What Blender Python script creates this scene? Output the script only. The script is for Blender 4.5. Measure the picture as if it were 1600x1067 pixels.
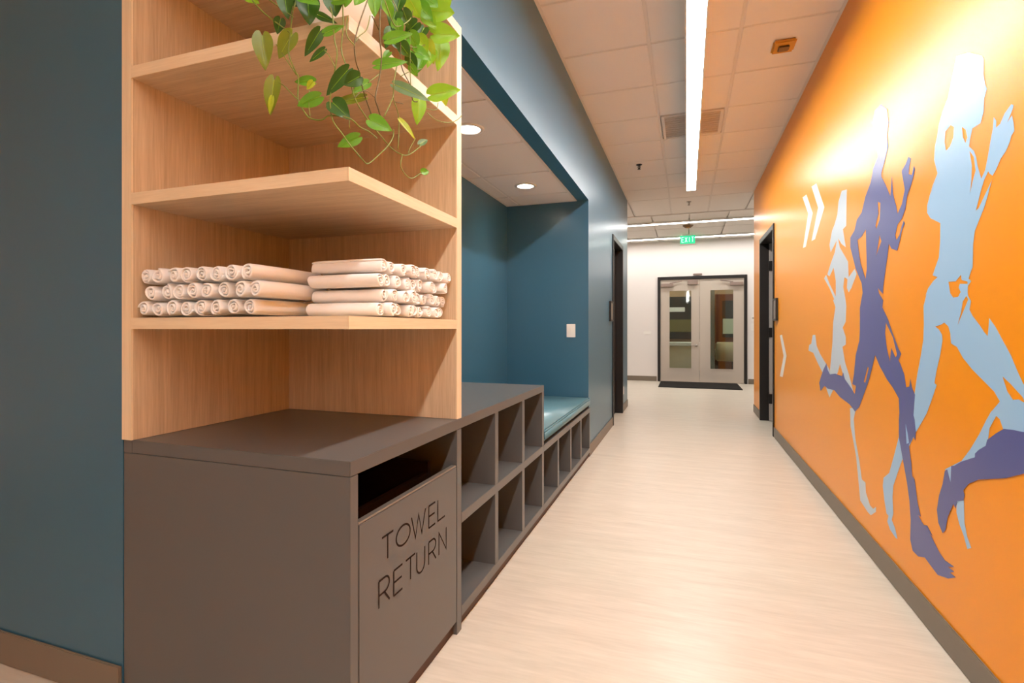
import bpy, bmesh, math, random
from mathutils import Vector, Matrix
random.seed(7)
for o in list(bpy.data.objects): bpy.data.objects.remove(o)
S = bpy.context.scene
COL = S.collection

# ------------------------------------------------------------------ camera
FPX, CXP, HY, EYE = 800.0, 800.0, 513.0, 1.15
YAW = math.atan((1073 - CXP) / FPX)
cd = bpy.data.cameras.new('camera'); cam = bpy.data.objects.new('camera', cd); COL.objects.link(cam)
cd.sensor_width = 36; cd.lens = FPX / 1600 * 36; cd.shift_y = -(533.5 - HY) / 1600; cd.clip_start = .02
cam.location = (0, 0, EYE); cam.rotation_euler = (math.pi / 2, 0, YAW)
S.camera = cam
# ------------------------------------------------------------------ world + exposure
w = bpy.data.worlds.new('world'); S.world = w; w.use_nodes = True
w.node_tree.nodes['Background'].inputs[0].default_value = (1, .95, .9, 1)
w.node_tree.nodes['Background'].inputs[1].default_value = 0.005
vs = S.view_settings
vs.view_transform = 'Standard'; vs.look = 'None'; vs.exposure = 0.0; vs.gamma = 1; vs.use_curve_mapping = False
LAMP_MAIN, LAMP_CROSS, LAMP_DOWN, LAMP_LOBBY = 58.0, 25.0, 170.0, 60.0
LAMP_COL = (1.0, .965, .925)

# ------------------------------------------------------------------ pixel geometry (measuring the photograph)
Fw = Vector((-math.sin(YAW), math.cos(YAW), 0)); Rt = Vector((math.cos(YAW), math.sin(YAW), 0))
def ray(u, v): return Fw + Rt * ((u - CXP) / FPX) + Vector((0, 0, (HY - v) / FPX))
def on_plane(u, v, ax, val):
    d = ray(u, v); c = Vector((0, 0, EYE)); return c + d * ((val - c[ax]) / d[ax])

# ------------------------------------------------------------------ materials
def lin(c):
    c = c / 255.0
    return c / 12.92 if c <= .04045 else ((c + .055) / 1.055) ** 2.4
def rgb(r, g, b): return (lin(r), lin(g), lin(b), 1)
M = {}
def mat(name, col, rough=.5, spec=.5, metal=0, bump=None, vary=None, emit=None, coat=0):
    m = bpy.data.materials.new(name); m.use_nodes = True
    nt = m.node_tree; b = nt.nodes['Principled BSDF']
    b.inputs['Base Color'].default_value = col
    b.inputs['Roughness'].default_value = rough
    b.inputs['Specular IOR Level'].default_value = spec
    b.inputs['Metallic'].default_value = metal
    b.inputs['Coat Weight'].default_value = coat
    tc = nt.nodes.new('ShaderNodeTexCoord')
    if bump:
        n = nt.nodes.new('ShaderNodeTexNoise'); n.inputs['Scale'].default_value = bump[0]; n.inputs['Detail'].default_value = 3
        nt.links.new(tc.outputs['Object'], n.inputs['Vector'])
        bp = nt.nodes.new('ShaderNodeBump'); bp.inputs['Strength'].default_value = bump[1]; bp.inputs['Distance'].default_value = bump[2]
        nt.links.new(n.outputs['Fac'], bp.inputs['Height']); nt.links.new(bp.outputs['Normal'], b.inputs['Normal'])
    if vary:
        n = nt.nodes.new('ShaderNodeTexNoise'); n.inputs['Scale'].default_value = vary[0]; n.inputs['Detail'].default_value = 4
        nt.links.new(tc.outputs['Object'], n.inputs['Vector'])
        mx = nt.nodes.new('ShaderNodeMix'); mx.data_type = 'RGBA'
        mx.inputs[6].default_value = col; mx.inputs[7].default_value = vary[1]
        nt.links.new(n.outputs['Fac'], mx.inputs[0]); nt.links.new(mx.outputs[2], b.inputs['Base Color'])
    if emit:
        b.inputs['Emission Color'].default_value = emit[0]; b.inputs['Emission Strength'].default_value = emit[1]
    M[name] = m
    return m
def grain_mat(name, c1, c2, scale, rough, spec=.4, bump=.02, fine=None):
    """wood-look material: noise stretched along the grain; scale = per-axis frequency"""
    m = bpy.data.materials.new(name); m.use_nodes = True
    nt = m.node_tree; b = nt.nodes['Principled BSDF']; L = nt.links.new
    tc = nt.nodes.new('ShaderNodeTexCoord'); mp = nt.nodes.new('ShaderNodeMapping'); mp.inputs['Scale'].default_value = scale
    L(tc.outputs['Object'], mp.inputs['Vector'])
    n = nt.nodes.new('ShaderNodeTexNoise'); n.inputs['Scale'].default_value = 1; n.inputs['Detail'].default_value = 6; n.inputs['Roughness'].default_value = .65
    n.inputs['Distortion'].default_value = .3
    L(mp.outputs['Vector'], n.inputs['Vector'])
    mp2 = nt.nodes.new('ShaderNodeMapping'); mp2.inputs['Scale'].default_value = [s * 5 for s in scale]
    L(tc.outputs['Object'], mp2.inputs['Vector'])
    n2 = nt.nodes.new('ShaderNodeTexNoise'); n2.inputs['Scale'].default_value = 1; n2.inputs['Detail'].default_value = 3
    L(mp2.outputs['Vector'], n2.inputs['Vector'])
    ad = nt.nodes.new('ShaderNodeMix'); ad.inputs[0].default_value = .4
    L(n.outputs['Fac'], ad.inputs[2]); L(n2.outputs['Fac'], ad.inputs[3])
    cr = nt.nodes.new('ShaderNodeValToRGB')
    cr.color_ramp.elements[0].position = .32; cr.color_ramp.elements[0].color = c1
    cr.color_ramp.elements[1].position = .68; cr.color_ramp.elements[1].color = c2
    L(ad.outputs[0], cr.inputs['Fac']); L(cr.outputs['Color'], b.inputs['Base Color'])
    bp = nt.nodes.new('ShaderNodeBump'); bp.inputs['Strength'].default_value = bump; bp.inputs['Distance'].default_value = .01
    L(ad.outputs[0], bp.inputs['Height']); L(bp.outputs['Normal'], b.inputs['Normal'])
    b.inputs['Roughness'].default_value = rough; b.inputs['Specular IOR Level'].default_value = spec
    M[name] = m
    return m
OR = rgb(255, 158, 0)
mat('orange_paint', OR, .29, .32, bump=(260, .06, .002))
mat('teal_paint', rgb(54, 102, 128), .3, .8, bump=(260, .05, .002))
mat('white_paint', rgb(232, 226, 222), .5, .4, bump=(260, .05, .002))
mat('ceiling_tile', rgb(240, 233, 226), .9, .1, bump=(420, .15, .002))
mat('grid_metal', rgb(228, 220, 212), .5, .3)
mat('base_grey', rgb(124, 112, 98), .45, .4)
grain_mat('floor_vinyl', rgb(196, 186, 170), rgb(218, 208, 193), (1.6, 16, 4), .34, .45, .01)
grain_mat('oak_vertical', rgb(190, 164, 132), rgb(224, 200, 168), (38, 38, 1.6), .42, .4)
grain_mat('oak_flat', rgb(194, 168, 136), rgb(226, 203, 172), (1.8, 38, 38), .42, .4)
grain_mat('oak_edge', rgb(220, 196, 160), rgb(238, 217, 184), (2.5, 2.5, 45), .4, .4)
grain_mat('oak_edge_upright', rgb(222, 199, 164), rgb(240, 220, 188), (60, 60, 2.0), .4, .4)
mat('grey_laminate', rgb(94, 94, 93), .3, .45, bump=(500, .04, .001))
mat('kick_brown', rgb(84, 58, 40), .5, .3)
mat('engraved', rgb(42, 28, 22), .7, .2)
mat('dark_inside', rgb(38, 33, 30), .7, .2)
mat('cushion_vinyl', rgb(96, 140, 154), .3, .5, bump=(180, .06, .002))
mat('towel_white', rgb(255, 253, 251), .95, .1, bump=(900, .5, .002))
_t = M['towel_white'].node_tree.nodes['Principled BSDF']; _t.inputs['Sheen Weight'].default_value = .9; _t.inputs['Sheen Roughness'].default_value = .6
mat('black_metal', rgb(30, 26, 24), .4, .4)
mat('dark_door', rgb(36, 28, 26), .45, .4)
mat('door_edge_grey', rgb(176, 168, 160), .5, .3)
mat('door_greige', rgb(196, 184, 170), .45, .4)
mat('steel', rgb(170, 160, 150), .35, .5, metal=.8)
mat('closer_metal', rgb(150, 132, 122), .45, .5, metal=.3)
mat('white_plastic', rgb(238, 234, 228), .4, .5)
mat('white_metal', rgb(236, 232, 226), .45, .4)
mat('vent_metal', rgb(204, 190, 176), .6, .3)
mat('amber_plate', rgb(206, 146, 44), .4, .4)
mat('amber_dark', rgb(120, 84, 40), .4, .4)
mat('mat_rubber', rgb(34, 30, 28), .85, .2, bump=(220, .4, .004))
mat('decal_pale', rgb(200, 214, 226), .29, .32, bump=(260, .06, .002))
mat('decal_sky', rgb(164, 204, 238), .29, .32, bump=(260, .06, .002))
mat('decal_navy', rgb(90, 97, 156), .29, .32, bump=(260, .06, .002))
mat('decal_white', rgb(246, 242, 236), .29, .32, bump=(260, .06, .002))
mat('pot_ceramic', rgb(240, 232, 224), .3, .5)
mat('soil', rgb(60, 42, 28), .95, .1, bump=(120, .6, .01))
mat('stem_green', rgb(120, 132, 56), .5, .4)
mat('stem_brown', rgb(96, 84, 44), .55, .4)
mat('bin_brown', rgb(44, 25, 18), .6, .3)
mat('lamp_main', rgb(255, 250, 244), .5, .2, emit=((*LAMP_COL, 1), LAMP_MAIN))
mat('lamp_cross', rgb(255, 250, 244), .5, .2, emit=((*LAMP_COL, 1), LAMP_CROSS))
mat('lamp_down', rgb(255, 250, 244), .5, .2, emit=((1, .88, .74, 1), LAMP_DOWN))
mat('lamp_lobby', rgb(255, 250, 244), .5, .2, emit=((1, .93, .86, 1), LAMP_LOBBY))
mat('exit_green', rgb(30, 190, 120), .4, .3, emit=((.05, .75, .38, 1), .9))
mat('exit_letter', rgb(200, 255, 225), .4, .3, emit=((.5, 1, .75, 1), 1.2))
mat('lobby_grey', rgb(120, 124, 118), .7, .3)
mat('lobby_tan', rgb(176, 146, 116), .7, .3)
mat('lobby_floor', rgb(140, 116, 96), .4, .4)
mat('brown_wood', rgb(110, 56, 32), .45, .4)
mat('cream_fabric', rgb(206, 192, 160), .8, .2)
mat('paper', rgb(206, 214, 190), .8, .2)
mat('poster_dark', rgb(44, 46, 44), .6, .3)
mat('poster_green', rgb(116, 110, 66), .6, .3)
def leaf_mat(name, c1, c2, scale=30):
    m = mat(name, c1, .38, .5, vary=(scale, c2))
    b = m.node_tree.nodes['Principled BSDF']
    nt = m.node_tree; out = nt.nodes['Material Output']
    tr = nt.nodes.new('ShaderNodeBsdfTranslucent'); tr.inputs['Color'].default_value = c2
    mx = nt.nodes.new('ShaderNodeMixShader'); mx.inputs[0].default_value = .3
    nt.links.new(b.outputs[0], mx.inputs[1]); nt.links.new(tr.outputs[0], mx.inputs[2]); nt.links.new(mx.outputs[0], out.inputs[0])
leaf_mat('leaf_d', rgb(44, 84, 26), rgb(66, 110, 34))
leaf_mat('leaf_g', rgb(84, 146, 34), rgb(116, 176, 46))
leaf_mat('leaf_b', rgb(124, 178, 34), rgb(156, 206, 54))
leaf_mat('leaf_o', rgb(106, 128, 36), rgb(140, 158, 50))
leaf_mat('leaf_y', rgb(158, 186, 40), rgb(196, 210, 64), 45)
leaf_mat('leaf_s', rgb(96, 132, 92), rgb(124, 156, 112))
def glass_mat():
    m = bpy.data.materials.new('door_glass'); m.use_nodes = True; nt = m.node_tree
    nt.nodes.remove(nt.nodes['Principled BSDF']); out = nt.nodes['Material Output']
    t = nt.nodes.new('ShaderNodeBsdfTransparent'); t.inputs[0].default_value = (.80, .86, .80, 1)
    g = nt.nodes.new('ShaderNodeBsdfGlossy'); g.inputs['Roughness'].default_value = .03
    f = nt.nodes.new('ShaderNodeFresnel'); f.inputs[0].default_value = 1.5
    mx = nt.nodes.new('ShaderNodeMixShader')
    nt.links.new(f.outputs[0], mx.inputs[0]); nt.links.new(t.outputs[0], mx.inputs[1]); nt.links.new(g.outputs[0], mx.inputs[2]); nt.links.new(mx.outputs[0], out.inputs[0])
    M['glass'] = m
glass_mat()

# ------------------------------------------------------------------ mesh helpers (world coordinates)
def box(bm, x0, x1, y0, y1, z0, z1, bev=0.0, seg=2):
    vs_ = [bm.verts.new((x, y, z)) for x in (x0, x1) for y in (y0, y1) for z in (z0, z1)]
    fs = [bm.faces.new([vs_[i] for i in q]) for q in ((0, 1, 3, 2), (4, 6, 7, 5), (0, 4, 5, 1), (2, 3, 7, 6), (0, 2, 6, 4), (1, 5, 7, 3))]
    if bev:
        es = list({e for f in fs for e in f.edges})
        bmesh.ops.bevel(bm, geom=es, offset=bev, segments=seg, affect='EDGES', clamp_overlap=True)
def B(*a, **k):
    bm = bmesh.new(); box(bm, *a, **k); return bm
def boxes(lst, bev=0):
    bm = bmesh.new()
    for a in lst: box(bm, *a, bev=bev)
    return bm
def cyl(bm, p0, p1, r0, r1=None, n=16, cap=True):
    r1 = r0 if r1 is None else r1
    p0 = Vector(p0); p1 = Vector(p1); d = (p1 - p0).normalized()
    a = d.orthogonal().normalized(); b = d.cross(a)
    A = [bm.verts.new(p0 + (a * math.cos(t) + b * math.sin(t)) * r0) for t in [2 * math.pi * i / n for i in range(n)]]
    C = [bm.verts.new(p1 + (a * math.cos(t) + b * math.sin(t)) * r1) for t in [2 * math.pi * i / n for i in range(n)]]
    for i in range(n): bm.faces.new((A[i], A[(i + 1) % n], C[(i + 1) % n], C[i]))
    if cap: bm.faces.new(A[::-1]); bm.faces.new(C)
def lathe(bm, c, prof, n=32):
    rings = [[bm.verts.new((c[0] + r * math.cos(2 * math.pi * i / n), c[1] + r * math.sin(2 * math.pi * i / n), c[2] + z)) for i in range(n)] for r, z in prof]
    for A, C in zip(rings, rings[1:]):
        for i in range(n): bm.faces.new((A[i], A[(i + 1) % n], C[(i + 1) % n], C[i]))
    bm.faces.new(rings[0][::-1]); bm.faces.new(rings[-1])
def catmull(P, sub=6):
    if len(P) < 3: return [P[0].lerp(P[-1], i / sub) for i in range(sub + 1)]
    Q = [P[0]] + P + [P[-1]]; out = []
    for i in range(1, len(Q) - 2):
        a, b, c, d = Q[i - 1], Q[i], Q[i + 1], Q[i + 2]
        for k in range(sub):
            t = k / sub
            out.append(.5 * ((2 * b) + (c - a) * t + (2 * a - 5 * b + 4 * c - d) * t * t + (3 * b - a - 3 * c + d) * t ** 3))
    out.append(P[-1]); return out
def tube(bm, P, r, n=7, r1=None):
    rings = []
    up = Vector((.3, .2, 1)).normalized()
    for i, p in enumerate(P):
        d = (P[min(i + 1, len(P) - 1)] - P[max(i - 1, 0)])
        if d.length < 1e-6: d = Vector((0, 0, 1))
        d.normalize(); a = d.cross(up)
        if a.length < .05: a = d.orthogonal()
        a.normalize(); b = d.cross(a)
        rr = r if r1 is None else r + (r1 - r) * i / (len(P) - 1)
        rings.append([bm.verts.new(p + (a * math.cos(2 * math.pi * k / n) + b * math.sin(2 * math.pi * k / n)) * rr) for k in range(n)])
    for A, C in zip(rings, rings[1:]):
        for i in range(n): bm.faces.new((A[i], A[(i + 1) % n], C[(i + 1) % n], C[i]))
    bm.faces.new(rings[0][::-1]); bm.faces.new(rings[-1])

def tag(o, label=None, cat=None, group=None, kind=None):
    if label: o['label'] = label
    if cat: o['category'] = cat
    if group: o['group'] = group
    if kind: o['kind'] = kind
    return o
def thing(name, loc, label, cat, group=None, kind=None):
    o = bpy.data.objects.new(name, None); COL.objects.link(o); o.location = loc; o.empty_display_size = .05
    return tag(o, label, cat, group, kind)
def wloc(o):
    v = Vector((0, 0, 0))
    while o: v += Vector(o.location); o = o.parent
    return v
def obj(name, bm, material, parent=None, base=None, smooth=False, keep=False):
    """link a bmesh given in world coordinates as one mesh object"""
    if not keep: bmesh.ops.recalc_face_normals(bm, faces=bm.faces)
    loc = Vector(base) if base is not None else Vector((0, 0, 0))
    off = loc if parent is None else wloc(parent) + loc
    for v in bm.verts: v.co -= off
    me = bpy.data.meshes.new(name); bm.to_mesh(me); bm.free()
    if smooth:
        for p in me.polygons: p.use_smooth = True
    me.materials.append(M[material])
    o = bpy.data.objects.new(name, me); COL.objects.link(o); o.location = loc
    if parent: o.parent = parent
    return o
def struct(name, bm, m, label, cat): return tag(obj(name, bm, m), label, cat, kind='structure')
def thing_mesh(name, bm, m, base, label, cat, group=None, smooth=False): return tag(obj(name, bm, m, None, base, smooth), label, cat, group)

# ------------------------------------------------------------------ dimensions measured from the photograph
XR, XL, CF = .88, -.832, -.815            # orange wall, blue wall face, cabinet front
H, HS = 3.04, 2.30                        # ceiling, soffit / alcove ceiling
YF, YA0, YA1 = 1.10, 1.75, 4.555          # face of shelf unit, its back panel, end of alcove
XB = -1.605                               # alcove back wall
YEND = 11.6
XU = -1.64                                # outer side of shelf unit

# ------------------------------------------------------------------ setting
struct('floor', B(-5, 5, -15.0, YEND + .05, -.1, 0), 'floor_vinyl', 'pale streaked wood-look vinyl floor of the corridor', 'floor')
struct('wall_right', boxes([(XR, XR + .14, -15.0, 6.05, 0, H + .1), (XR, XR + .14, 6.05, 7.10, 2.255, H + .1), (XR, XR + .14, 7.10, 7.78, 0, H + .1)]), 'orange_paint',
       'glossy orange wall carrying the runner mural', 'wall')
struct('wall_left', boxes([(-.935, XL, YF, YA1, HS, H + .1), (-1.75, XL, YA1, 6.12, 0, H + .1), (-.97, XL, 6.12, 7.08, 2.255, H + .1), (-.97, XL, 7.08, 7.72, 0, H + .1)]),
       'teal_paint', 'slate blue corridor wall with the soffit over the alcove', 'wall')
struct('wall_alcove_back', B(XB - .14, XB, YA0 + .04, YA1, 0, HS + .05), 'teal_paint', 'slate blue back wall of the bench alcove', 'wall')
struct('wall_front', boxes([(-5, XU - .002, YF + .004, YF + .14, 0, H + .1), (XU - .002, -.935, YF + .004, YF + .14, HS + .002, H + .1)]), 'teal_paint',
       'dim slate blue wall beside the wooden shelf unit', 'wall')
struct('wall_end', boxes([(-5, -.60, YEND, YEND + .14, 0, H + .1), (1.185, 5, YEND, YEND + .14, 0, H + .1), (-.60, 1.185, YEND, YEND + .14, 2.265, H + .1)]), 'white_paint',
       'white wall around the glazed double doors', 'wall')
struct('wall_back', B(-5.1, XR + .14, -15.14, -15.0, 0, H + .1), 'white_paint', 'white wall closing the room', 'wall')
struct('wall_side', boxes([(-5.14, -5, -15.0, YF + .14, 0, H + .1), (-5.14, -5, 7.6, YEND + .14, 0, H + .1), (5, 5.14, 7.6, YEND + .14, 0, H + .1),
                           (-5, -.97, 7.58, 7.72, 0, H + .1), (XR + .14, 5, 7.64, 7.78, 0, H + .1)]), 'white_paint', 'white side walls of the cross corridor', 'wall')
# rooms behind the two side doors stay dark: closed back panels
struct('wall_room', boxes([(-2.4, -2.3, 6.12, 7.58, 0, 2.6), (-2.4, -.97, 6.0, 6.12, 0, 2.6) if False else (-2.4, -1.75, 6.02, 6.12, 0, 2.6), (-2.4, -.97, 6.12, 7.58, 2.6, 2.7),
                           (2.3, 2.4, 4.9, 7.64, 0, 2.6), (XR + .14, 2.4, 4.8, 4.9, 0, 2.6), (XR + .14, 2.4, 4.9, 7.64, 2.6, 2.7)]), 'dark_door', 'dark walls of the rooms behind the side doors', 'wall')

# baseboards
def baseboard(name, boxes_, label):
    struct(name, boxes(boxes_, bev=.003), 'base_grey', label, 'baseboard')
baseboard('baseboard_right', [(XR - .009, XR, -15.0, 6.03, 0, .105), (XR - .009, XR, 7.115, 7.78, 0, .105)], 'taupe rubber baseboard along the orange wall')
baseboard('baseboard_left', [(XL, XL + .009, YA1 + .002, 6.10, 0, .105), (XL, XL + .009, 7.095, 7.72, 0, .105)], 'taupe rubber baseboard along the slate blue corridor wall')
baseboard('baseboard_front', [(-5, XU - .004, YF - .006, YF + .004, 0, .112)], 'taupe rubber baseboard beside the towel cabinet')
baseboard('baseboard_end', [(-5, -.62, YEND - .009, YEND, 0, .105), (1.205, 5, YEND - .009, YEND, 0, .105)], 'dark rubber baseboard along the white end wall')

# ceiling: slab, lay-in tiles, grid bars
ceil = struct('ceiling', B(-5, 5, -15.0, YEND + .1, H + .03, H + .12), 'ceiling_tile', 'warm white lay-in tile ceiling of the corridor', 'ceiling')
tile_cache = {}
def tile(parent, x0, x1, y0, y1, z, g=.011):
    k = (round(x1 - x0, 3), round(y1 - y0, 3))
    if k not in tile_cache:
        bm = bmesh.new(); sx, sy = (x1 - x0) / 2 - g, (y1 - y0) / 2 - g
        box(bm, -sx, sx, -sy, sy, 0, .02, bev=.003, seg=1)
        bmesh.ops.recalc_face_normals(bm, faces=bm.faces)
        me = bpy.data.meshes.new('tile'); bm.to_mesh(me); bm.free(); me.materials.append(M['ceiling_tile']); tile_cache[k] = me
    o = bpy.data.objects.new('tile', tile_cache[k]); COL.objects.link(o); o.parent = parent
    o.location = Vector(((x0 + x1) / 2, (y0 + y1) / 2, z)) - Vector(parent.location)
bar_cache = {}
def bar(parent, x0, x1, y0, y1, z, th=.008):
    k = (round(x1 - x0, 3), round(y1 - y0, 3))
    if k not in bar_cache:
        bm = bmesh.new(); box(bm, -(x1 - x0) / 2, (x1 - x0) / 2, -(y1 - y0) / 2, (y1 - y0) / 2, 0, th)
        bmesh.ops.recalc_face_normals(bm, faces=bm.faces)
        me = bpy.data.meshes.new('grid_bar'); bm.to_mesh(me); bm.free(); me.materials.append(M['grid_metal']); bar_cache[k] = me
    o = bpy.data.objects.new('grid_bar', bar_cache[k]); COL.objects.link(o); o.parent = parent
    o.location = Vector(((x0 + x1) / 2, (y0 + y1) / 2, z)) - Vector(parent.location)
gx = [XL, -.237, .325, XR]
gy = [3.51 + .612 * k for k in range(-12, 9)]
gy = [y for y in gy if y < 8.3] + [8.87]
for a, b in zip(gy, gy[1:]):
    for i in range(3):
        if i == 1 and abs(a - (3.51 + 2 * .612)) < .05: continue          # the air vent sits in this cell
        tile(ceil, gx[i], gx[i + 1], a, b, H - .001)
for a, b in zip([-1.6 + .768 * k for k in range(1)], [XL]): pass
for y in gy: bar(ceil, XL, XR, y - .011, y + .011, H + .004)
for x in (-.237, .325): bar(ceil, x - .011, x + .011, gy[0], gy[-1], H + .0035)
bar(ceil, XL, XL + .02, gy[0], 7.72, H - .004); bar(ceil, XR - .02, XR, gy[0], 7.78, H - .004)
# crossing: the ceiling past the corridor mouth, with tiles left and right and a further field
for a, b in ((7.72, 8.26), (8.26, 8.87)):
    for x0, x1 in ((-2.04, -1.44), (-1.44, XL), (XR, 1.48), (1.48, 2.08)): tile(ceil, x0, x1, a, b, H - .001)
bar(ceil, -3, 3, 8.86, 8.90, H - .014, .02)
for a, b in ((8.90, 9.44), (9.60, 10.2), (10.2, 11.02), (11.18, 11.59)):
    for k in range(-4, 5): tile(ceil, k * .61 + .04, k * .61 + .65, a, b, H - .001)
bar(ceil, -3, 3, 10.19, 10.21, H - .003)

# alcove ceiling
ac = struct('ceiling_alcove', B(XB, -.935, YA0 + .04, YA1, HS + .13, HS + .2), 'ceiling_tile', 'lay-in tile ceiling of the bench alcove', 'ceiling')
DOWN = [(-1.186, 2.711), (-1.23, 3.939)]
ay = [YA0 + .05, 2.385, 3.005, 3.62, 4.235, YA1]
for a, b in zip(ay, ay[1:]):
    tile(ac, XB, -1.475, a, b, HS - .001)
    hole = [c for c in DOWN if a < c[1] < b]
    if not hole: tile(ac, -1.475, -.935, a, b, HS - .001); continue
    cx_, cy_ = hole[0]; bm = bmesh.new(); g = .011; nn = 48; lo_, hi_ = [], []
    for i in range(nn):                                   # a tile with a round opening for the lamp
        ang = 2 * math.pi * i / nn; c_, s_ = math.cos(ang), math.sin(ang)
        kx = ((-.935 - g) if c_ > 0 else (-1.475 + g)) - cx_; ky = ((b - g) if s_ > 0 else (a + g)) - cy_
        k_ = min(kx / c_ if abs(c_) > 1e-6 else 9, ky / s_ if abs(s_) > 1e-6 else 9)
        q = [(cx_ + c_ * .066, cy_ + s_ * .066), (cx_ + c_ * k_, cy_ + s_ * k_)]
        lo_.append([bm.verts.new((*p, HS - .001)) for p in q]); hi_.append([bm.verts.new((*p, HS + .019)) for p in q])
    for i in range(nn):
        j = (i + 1) % nn
        bm.faces.new((lo_[i][0], lo_[j][0], lo_[j][1], lo_[i][1])); bm.faces.new((hi_[i][0], hi_[i][1], hi_[j][1], hi_[j][0]))
        bm.faces.new((lo_[i][0], hi_[i][0], hi_[j][0], lo_[j][0])); bm.faces.new((lo_[i][1], lo_[j][1], hi_[j][1], hi_[i][1]))
    obj('tile', bm, 'ceiling_tile', ac)
for y in ay[1:-1]: bar(ac, XB, -.935, y - .011, y + .011, HS + .004)
bar(ac, -1.486, -1.464, ay[0], ay[-1], HS + .0035); bar(ac, -.953, -.935, ay[0], ay[-1], HS - .004)
bar(ac, XB, XB + .018, ay[0], ay[-1], HS - .004); bar(ac, XB + .018, -.953, YA1 - .018, YA1, HS - .004)

# ------------------------------------------------------------------ doors
# double door at the corridor's end
d1 = thing('door_1', (.29, YEND, 0), 'greige double doors with tall glass panes in a black frame', 'door', kind='structure')
obj('door_frame', boxes([(-.60, -.545, YEND - .03, YEND + .14, 0, 2.265), (1.13, 1.185, YEND - .03, YEND + .14, 0, 2.265), (-.545, 1.13, YEND - .03, YEND + .14, 2.205, 2.265)], bev=.004), 'black_metal', d1)
def leaf_door(x0, x1, gx0, gx1, hinge_left):
    y0, y1 = YEND + .0, YEND + .045; z0, z1 = .012, 2.20; gz0, gz1 = .28, 1.975
    lf = obj('door_leaf', boxes([(x0, gx0, y0, y1, z0, z1), (gx1, x1, y0, y1, z0, z1), (gx0, gx1, y0, y1, z0, gz0), (gx0, gx1, y0, y1, gz1, z1)]), 'door_greige', d1)
    bm = bmesh.new(); t = .016
    for a in ((gx0, gx0 + t, y0 - .008, y0 + .002, gz0, gz1), (gx1 - t, gx1, y0 - .008, y0 + .002, gz0, gz1), (gx0 + t, gx1 - t, y0 - .008, y0 + .002, gz0, gz0 + t), (gx0 + t, gx1 - t, y0 - .008, y0 + .002, gz1 - t, gz1)): box(bm, *a)
    obj('glazing_bead', bm, 'door_greige', lf)
    obj('glass_pane', B(gx0 + .002, gx1 - .002, y0 + .018, y0 + .026, gz0, gz1), 'glass', lf)
    return lf
ll = leaf_door(-.54, .252, -.368, .108, True)
rl = leaf_door(.258, 1.125, .458, .935, False)
def closer(par, xa, xb, arm0, arm1):
    c = obj('door_closer', B(xa, xb, YEND - .06, YEND - .005, 2.045, 2.115, bev=.008), 'closer_metal', par)
    bm = bmesh.new(); cyl(bm, (arm0, YEND - .035, 2.125), (arm1, YEND - .035, 2.165), .011); cyl(bm, (arm0, YEND - .035, 2.11), (arm0, YEND - .035, 2.135), .018)
    obj('closer_arm', bm, 'closer_metal', c)
closer(ll, -.53, -.27, -.33, -.10); closer(rl, .85, 1.11, .9, .66)
obj('magnetic_lock', B(.02, .225, YEND - .055, YEND - .002, 2.085, 2.185, bev=.005), 'closer_metal', d1)
def lever(par, x, z, s):
    bm = bmesh.new(); cyl(bm, (x, YEND - .012, z), (x, YEND, z), .028); cyl(bm, (x, YEND - .05, z), (x, YEND - .01, z), .011)
    cyl(bm, (x, YEND - .05, z), (x - s * .11, YEND - .05, z), .011)
    obj('lever_handle', bm, 'steel', par, smooth=True)
lever(ll, .195, .785, 1)
# side doors
def jamb_set(d, x0, x1, y0, y1):
    obj('door_frame', boxes([(x0, x1, y0, y0 + .05, 0, 2.265), (x0, x1, y1 - .05, y1, 0, 2.265), (x0, x1, y0 + .05, y1 - .05, 2.205, 2.265)], bev=.003), 'black_metal', d)
d2 = thing('door_2', (XL - .06, 6.6, 0), 'dark door recessed in a black frame in the blue wall', 'door', kind='structure')
jamb_set(d2, XL - .14, XL + .014, 6.10, 7.095)
lf = obj('door_leaf', B(XL - .125, XL - .08, 6.153, 7.042, .01, 2.202), 'dark_door', d2)
bm = bmesh.new(); cyl(bm, (XL - .08, 6.25, 1), (XL - .03, 6.25, 1), .012); cyl(bm, (XL - .03, 6.25, 1), (XL - .03, 6.36, 1), .01); obj('lever_handle', bm, 'steel', lf, smooth=True)
d3 = thing('door_3', (XR + .06, 6.6, 0), 'door standing open inward from a black frame in the orange wall', 'door', kind='structure')
jamb_set(d3, XR - .014, XR + .14, 6.03, 7.115)
lf = obj('door_leaf', B(XR + .088, XR + .95, 7.015, 7.06, .01, 2.2), 'door_edge_grey', d3)
for z in (.28, 1.1, 1.92): obj('hinge', B(XR + .078, XR + .125, 7.006, 7.0145, z - .06, z + .06), 'black_metal', lf)

# lobby beyond the glass
LY = 15.4
struct('floor_lobby', B(-3.5, 3.5, YEND + .05, LY, -.1, 0), 'lobby_floor', 'brown floor of the room beyond the glass doors', 'floor')
struct('wall_lobby', boxes([(-3.5, 3.5, LY, LY + .1, 0, 3.1), (-3.6, -3.5, YEND, LY, 0, 3.1), (3.5, 3.6, YEND, LY, 0, 3.1)]), 'lobby_tan', 'tan walls of the room beyond the glass doors', 'wall')
struct('ceiling_lobby', B(-3.5, 3.5, YEND + .14, LY, 2.9, 3.0), 'lobby_grey', 'grey ceiling of the room beyond the glass doors', 'ceiling')
struct('wall_lobby_partition', B(.52, .62, 12.9, LY, 0, 2.9), 'lobby_grey', 'grey green partition seen through the glass doors', 'wall')

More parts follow.
